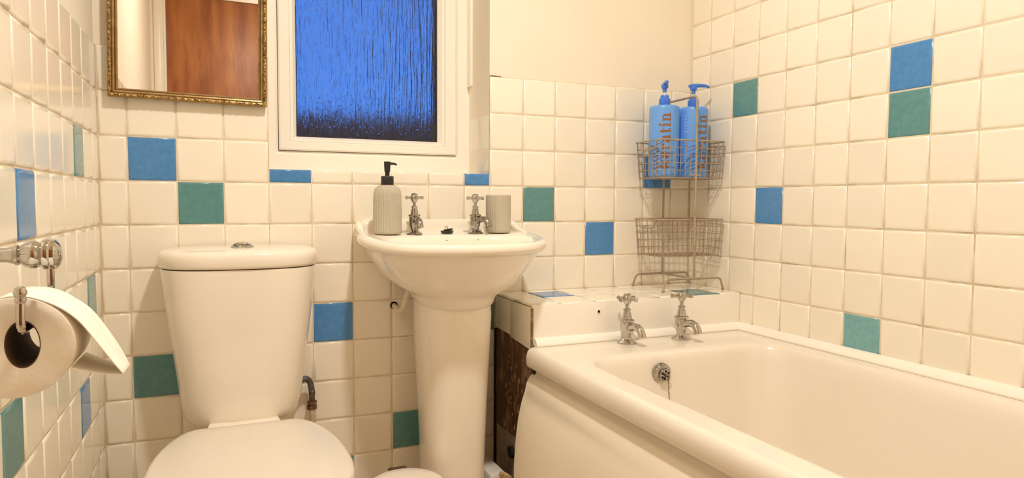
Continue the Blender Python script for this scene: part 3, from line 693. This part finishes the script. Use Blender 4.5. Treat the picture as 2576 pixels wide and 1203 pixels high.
# ------------------------------------------------------------------ wire rack with two baskets
RKX, RKY, RKA = 1.633, -.113, -.035
rack = thing('wire_rack', (RKX, RKY, LZ), 'two-tier taupe wire rack standing on the ledge in the corner', 'rack')
ca, sa = math.cos(RKA), math.sin(RKA)
def rk(a_, b_, z): return (RKX + a_*ca - b_*sa, RKY + a_*sa + b_*ca, z)
E_ = .088
Lh = .100
def round_path(ps, r=.012, n=5):
    out = [Vector(ps[0])]
    for i in range(1, len(ps)-1):
        p0, p1, p2 = Vector(ps[i-1]), Vector(ps[i]), Vector(ps[i+1])
        d0 = (p0-p1).normalized(); d1 = (p2-p1).normalized(); a_ = p1 + d0*min(r, (p0-p1).length*.45); b_ = p1 + d1*min(r, (p2-p1).length*.45)
        for k in range(n+1):
            t = k/n; out.append(a_*(1-t)**2 + p1*2*t*(1-t) + b_*t*t)
    out.append(Vector(ps[-1])); return [tuple(p) for p in out]
ZT = 1.272; ZB = LZ + .040
MB().tube(round_path([rk(0, E_, ZB), rk(0, E_, ZT), rk(0, -E_, ZT), rk(0, -E_, ZB)], .014), .0037, 10).build('upright', 'rack_wire', rack)
MB().tube([rk(0, E_, ZB), rk(0, -E_, ZB)], .0034, 10).build('cross_bar', 'rack_wire', rack)
for s_ in (1, -1):
    o = MB().tube(round_path([rk(-Lh-.012, s_*E_, LZ+.006), rk(-Lh, s_*E_, ZB), rk(Lh, s_*E_, ZB), rk(Lh+.010, s_*E_, LZ+.006)], .014), .0034, 10).build('leg_bar', 'rack_wire', rack)
    for t in (-Lh-.012, Lh+.010):
        f = MB().sphere(rk(t, s_*E_, LZ+.0055), .0055, 12, 8).build('foot', 'rack_wire', rack); f.parent = o
def basket(zt, zb, nm):
    wt, dt, wb, db = .118, .078, .112, .070
    # rim with a dip on the left side
    rim = [rk(wt, dt, zt), rk(wt, -dt, zt), rk(-wt, -dt, zt), rk(-wt, -dt*.62, zt), rk(-wt, -dt*.50, zt-.028), rk(-wt, dt*.50, zt-.028), rk(-wt, dt*.62, zt), rk(-wt, dt, zt)]
    rim_full = [rk(wt, dt, zt), rk(wt, -dt, zt), rk(-wt, -dt, zt), rk(-wt, dt, zt)]
    def closed_round(ps, r):
        m_ = len(ps); q_ = [Vector(p) for p in ps]; out = []
        for i in range(m_):
            p0, p1, p2 = q_[i-1], q_[i], q_[(i+1) % m_]
            d0 = (p0-p1).normalized(); d1 = (p2-p1).normalized(); a_ = p1 + d0*min(r, (p0-p1).length*.45); b_ = p1 + d1*min(r, (p2-p1).length*.45)
            for k in range(5):
                t = k/4; out.append(tuple(a_*(1-t)**2 + p1*2*t*(1-t) + b_*t*t))
        return out
    bk = MB().tube(closed_round(rim, .014), .0026, 8, closed=True).build('basket', 'rack_wire', rack)
    bk['label'] = nm
    def sub(mb):
        o = mb.build('wire', 'rack_wire', rack); o.parent = bk; return o
    sub(MB().tube([rk(-wt, -dt*.62, zt), rk(-wt, dt*.62, zt)], .0022, 6))
    nl = 5
    for k in range(1, nl+1):
        t = k/nl; z = zt + (zb-zt)*t; a_ = wt + (wb-wt)*t; d_ = dt + (db-dt)*t
        sub(MB().tube(closed_round([rk(a_, d_, z), rk(a_, -d_, z), rk(-a_, -d_, z), rk(-a_, d_, z)], .010), .0012, 6, closed=True))
    def tt(z): return (zt-z)/(zt-zb)
    for i in range(12):       # U-wires front to back
        f = (i+.5)/12*2-1
        sub(MB().tube(round_path([rk(f*wt, dt, zt), rk(f*wb, db, zb-.001), rk(f*wb, -db, zb-.001), rk(f*wt, -dt, zt)], .008, 4), .0012, 6))
    for i in range(7):        # U-wires left to right
        f = (i+.5)/7*2-1
        zl = zt - (.028 if abs(f) < .5 else 0)
        sub(MB().tube(round_path([rk(-wt + (wt-wb)*tt(zl), f*dt, zl), rk(-wb, f*db, zb+.0015), rk(wb, f*db, zb+.0015), rk(wt, f*dt, zt)], .008, 4), .0012, 6))
ZU, ZUB, ZLW, ZLB = 1.136, 1.020, .890, .775
basket(ZU, ZUB, 'upper basket holding the two blue bottles')
basket(ZLW, ZLB, 'empty lower basket')
MB().tube([rk(-.02, -E_+.004, ZUB+.008), rk(.02, -E_+.004, ZUB+.008)], .0026, 8).build('hook_bar', 'rack_wire', rack)

# ------------------------------------------------------------------ two pump bottles with lettering
def arc(cx, cy, ro_x, ro_y, ri_x, ri_y, a0, a1, n=14):
    return [[(cx+ro_x*math.cos(R(a0+(a1-a0)*i/n)), cy+ro_y*math.sin(R(a0+(a1-a0)*i/n))), (cx+ro_x*math.cos(R(a0+(a1-a0)*(i+1)/n)), cy+ro_y*math.sin(R(a0+(a1-a0)*(i+1)/n))),
             (cx+ri_x*math.cos(R(a0+(a1-a0)*(i+1)/n)), cy+ri_y*math.sin(R(a0+(a1-a0)*(i+1)/n))), (cx+ri_x*math.cos(R(a0+(a1-a0)*i/n)), cy+ri_y*math.sin(R(a0+(a1-a0)*i/n)))] for i in range(n)]
def rc(x0, x1, y0, y1): return [(x0, y0), (x1, y0), (x1, y1), (x0, y1)]
GL = {
 'k': ([rc(.12, .36, 0, 1.48), rc(.0, .48, 0, .10), rc(.02, .14, 1.38, 1.48), [(.40, .50), (.52, .44), (.88, .93), (.78, .97)], [(.44, .62), (.64, .74), (1.04, .06), (.74, .06)], rc(.62, 1.12, 0, .10), rc(.60, 1.0, .90, 1.0)], 1.16),
 'e': (arc(.46, .5, .46, .52, .20, .42, 20, 180) + arc(.46, .5, .46, .52, .20, .42, 180, 325) + [rc(.24, .90, .47, .57)], .98),
 'r': ([rc(.12, .36, 0, 1.0), rc(.0, .50, 0, .10), rc(0, .14, .90, 1.0), [(.36, .62), (.36, .50), (.60, 1.0), (.52, 1.02)], rc(.52, .76, .78, 1.02)], .82),
 'a': (arc(.34, .30, .34, .31, .14, .22, 90, 270) + [rc(.34, .56, .0, .09), rc(.34, .56, .53, .61), rc(.54, .78, 0, .86), rc(.74, .92, 0, .12)] + arc(.42, .70, .36, .32, .18, .22, 20, 150) + [rc(.08, .28, .68, .84)], .98),
 't': ([rc(.16, .40, .10, 1.28), rc(.0, .62, .88, .98), rc(.22, .60, 0, .12), rc(.54, .64, .04, .26)], .72),
 'i': ([rc(.12, .36, 0, 1.0), rc(0, .48, 0, .10), rc(0, .14, .90, 1.0)] + arc(.24, 1.28, .16, .16, .0, .0, 0, 360, 14), .56),
 'n': ([rc(.12, .36, 0, 1.0), rc(0, .48, 0, .10), rc(0, .14, .90, 1.0), rc(.66, .90, 0, .74), rc(.54, 1.02, 0, .10)] + arc(.58, .68, .32, .34, .08, .24, 0, 130), 1.08)}
def wrap_polys(polys, R_, c, th0, z0, scale, off, parent, nm, m):
    # polys in (x along the bottle, y across); x -> up, y -> towards the left of the print
    bm = bmesh.new()
    for pg in polys:
        vv = [bm.verts.new((p[0]*scale, p[1]*scale, 0)) for p in pg]
        try: bm.faces.new(vv)
        except Exception: pass
    for k in range(-14, 15):
        g = bm.verts[:] + bm.edges[:] + bm.faces[:]
        bmesh.ops.bisect_plane(bm, geom=g, plane_co=(0, k*.004, 0), plane_no=(0, 1, 0))
    o_ = ROOTLOC[parent.name]
    for v in bm.verts:
        th = th0 - v.co.y/R_; zz = z0 + v.co.x
        v.co = Vector((c[0] + (R_+off)*math.cos(th) - o_.x, c[1] + (R_+off)*math.sin(th) - o_.y, zz - o_.z))
    bmesh.ops.recalc_face_normals(bm, faces=bm.faces)
    bmesh.ops.solidify(bm, geom=bm.faces[:], thickness=off*.8)
    me = bpy.data.meshes.new(nm); bm.to_mesh(me); bm.free(); me.materials.append(MATS[m])
    o = bpy.data.objects.new(nm, me); C.objects.link(o); o.parent = parent; return o
def pump_bottle(c, noz, th_text, label):
    b = thing('pump_bottle', c, label, 'bottle', 'blue pump bottles in the wire rack')
    Rr = .0472; S = 1.0
    MB().lathe([(.039, 0), (.0443, .001), (.0466, .004), (.0472, .009), (.0472, .214), (.0467, .219), (.0450, .2225), (.0410, .2245), (.030, .2262), (.018, .2272)], c, 48).build('body', 'bottle_blue', b, sharp=60)
    cl = MB().lathe([(.0170, .2265), (.0176, .2275), (.0176, .247), (.0165, .2485), (.0130, .2495), (.0130, .257), (.012, .259), (.004, .2595)], c, 30).build('collar', 'pump_blue', b)
    st_ = MB().lathe([(.0045, .257), (.0045, .272)], c, 14).build('stem', 'pump_clear', b)
    hd = MB().lathe([(.0062, .269), (.0066, .280), (.0110, .282), (.0115, .292), (.0095, .2935), (.001, .294)], c, 22).build('pump_head', 'pump_blue', b)
    dx, dy = math.cos(noz), math.sin(noz)
    ps = [(c[0]+dx*q_, c[1]+dy*q_, c[2]+zz) for q_, zz in ((-.016, .2935), (0, .2952), (.020, .2965), (.040, .2958), (.050, .2925), (.052, .289))]
    nz = MB().tube(ps, [.004, .0068, .006, .0048, .004, .003], 12).build('nozzle', 'pump_blue', b); nz.parent = hd
    polys = []; x = 0
    for ch in 'keratin':
        g, adv = GL[ch]; polys += [[(p[0]+x, p[1]) for p in pg] for pg in g]; x += adv + .08
    sc_ = .148/x*1.0
    wrap_polys(polys, Rr, c, th_text, c[2]+.026, .176/x, .0005, b, 'lettering', 'copper_print')
    # rows of tiny unreadable print and the leaf pattern
    rows = []
    rnd = random.Random(3)
    for k in range(16):
        x0_ = .020 + k*.0100 + (.02 if k > 9 else 0)
        if x0_ > .195: break
        L_ = rnd.uniform(.003, .010); rows.append(rc(x0_, x0_+.0016, -L_, .0)); 
    wrap_polys([[(p[0], p[1]-.046) for p in pg] for pg in rows], Rr, c, th_text-2.60+.0, c[2]+.004, 1.0, .0004, b, 'small_print', 'white_print')['kind'] = 'stuff'
    rows = [rc(.030+.0055*k, .030+.0055*k+.0012, 0, rnd.uniform(.003, .008)) for k in range(10)]
    wrap_polys(rows, Rr, c, th_text+.36, c[2]+.012, 1.0, .0004, b, 'small_print', 'white_print')['kind'] = 'stuff'
    lf = []
    for k in range(7):
        z_ = .018 + k*.012
        for i in range(8):
            t0, t1 = i/8, (i+1)/8
            f_ = lambda t: (z_ + .020*t**1.6, .066 - .050*t)
            wd = .0030*math.sin(PI*min(.97, max(.03, t0+.06)))
            (xa, ya), (xb, yb) = f_(t0), f_(t1)
            lf.append([(xa, ya), (xb, yb), (xb+wd, yb), (xa+wd, ya)])
    wrap_polys(lf, Rr, c, th_text, c[2]+.004, 1.0, .0003, b, 'leaf_pattern', 'leaf_print')['kind'] = 'stuff'
    return b
zbot = ZUB + .0025
pump_bottle((1.572, -.112, zbot), R(-116), R(-90-22.7+12), 'blue pump bottle on the left in the upper basket, nozzle facing the room')
pump_bottle((1.677, -.120, zbot), R(-18), R(-90-22.7+46), 'blue pump bottle on the right in the upper basket, behind the rack upright')

# ------------------------------------------------------------------ bin, white box and scrap by the bath panel
bn = thing('pedal_bin', (.684, -.315, 0), 'small round white bin between the toilet and the basin pedestal', 'bin')
c = (.684, -.315, 0)
MB().lathe([(.080, .0), (.083, .004), (.084, .02), (.088, .230), (.090, .234)], c, 44).build('body', 'bin_white', bn)
MB().lathe([(.089, .2345), (.0925, .236), (.0925, .244), (.0905, .249), (.085, .2525), (.06, .2555), (.02, .257), (.002, .2572)], c, 44).build('lid', 'bin_white', bn)
MB().box(.660, .708, -.2245, -.212, .246, .2525).build('hinge', 'bin_brown', bn, bevel=.002)
bxo = tag(MB().box(.945, .9935, -.215, -.062, 0, .188).build('boxed_pipework', 'white_box', None, bevel=.004), 'white boxing low down between the pedestal and the bath panel', 'box')
ps = [(.956, -.262, .208), (.966, -.266, .2075), (.982, -.268, .198), (.990, -.266, .190), (.992, -.262, .172), (.976, -.258, .176), (.962, -.256, .186), (.954, -.258, .197)]
mb = MB(); mb.loft([[(p[0], p[1], p[2]) for p in ps], [(p[0]+.004, p[1]+.016, p[2]+.002) for p in ps]])
scrap_pts = [(p[0]+.004, p[1]+.010, p[2]) for p in ps]
mb.tube([(.975, -.255, .18), (.985, -.252, .09), (.984, -.254, .002)], [.012, .012, .014], 8)
tag(mb.build('broken_edging', 'torn_foam', None, 30), 'torn tan edging strip poking out by the foot of the bath panel', 'edging')

# ------------------------------------------------------------------ ceiling light (out of frame, lights the room)
lp = thing('ceiling_light', (LAMP_POS[0], LAMP_POS[1], ZC), 'round flush ceiling light with a white diffuser above the bathroom', 'ceiling light')
MB().lathe([(.075, ZC), (.078, ZC-.004), (.078, ZC-.020), (.074, ZC-.023), (.060, ZC-.023), (.058, ZC-.018)], (LAMP_POS[0], LAMP_POS[1], 0), 36, cap1=False).build('rim', 'upvc', lp)
MB().lathe([(.0595, ZC-.0225), (.050, ZC-.0255), (.033, ZC-.028), (.013, ZC-.029), (.002, ZC-.0293)], (LAMP_POS[0], LAMP_POS[1], 0), 16, cap0=False).build('diffuser', 'lamp_glass', lp)
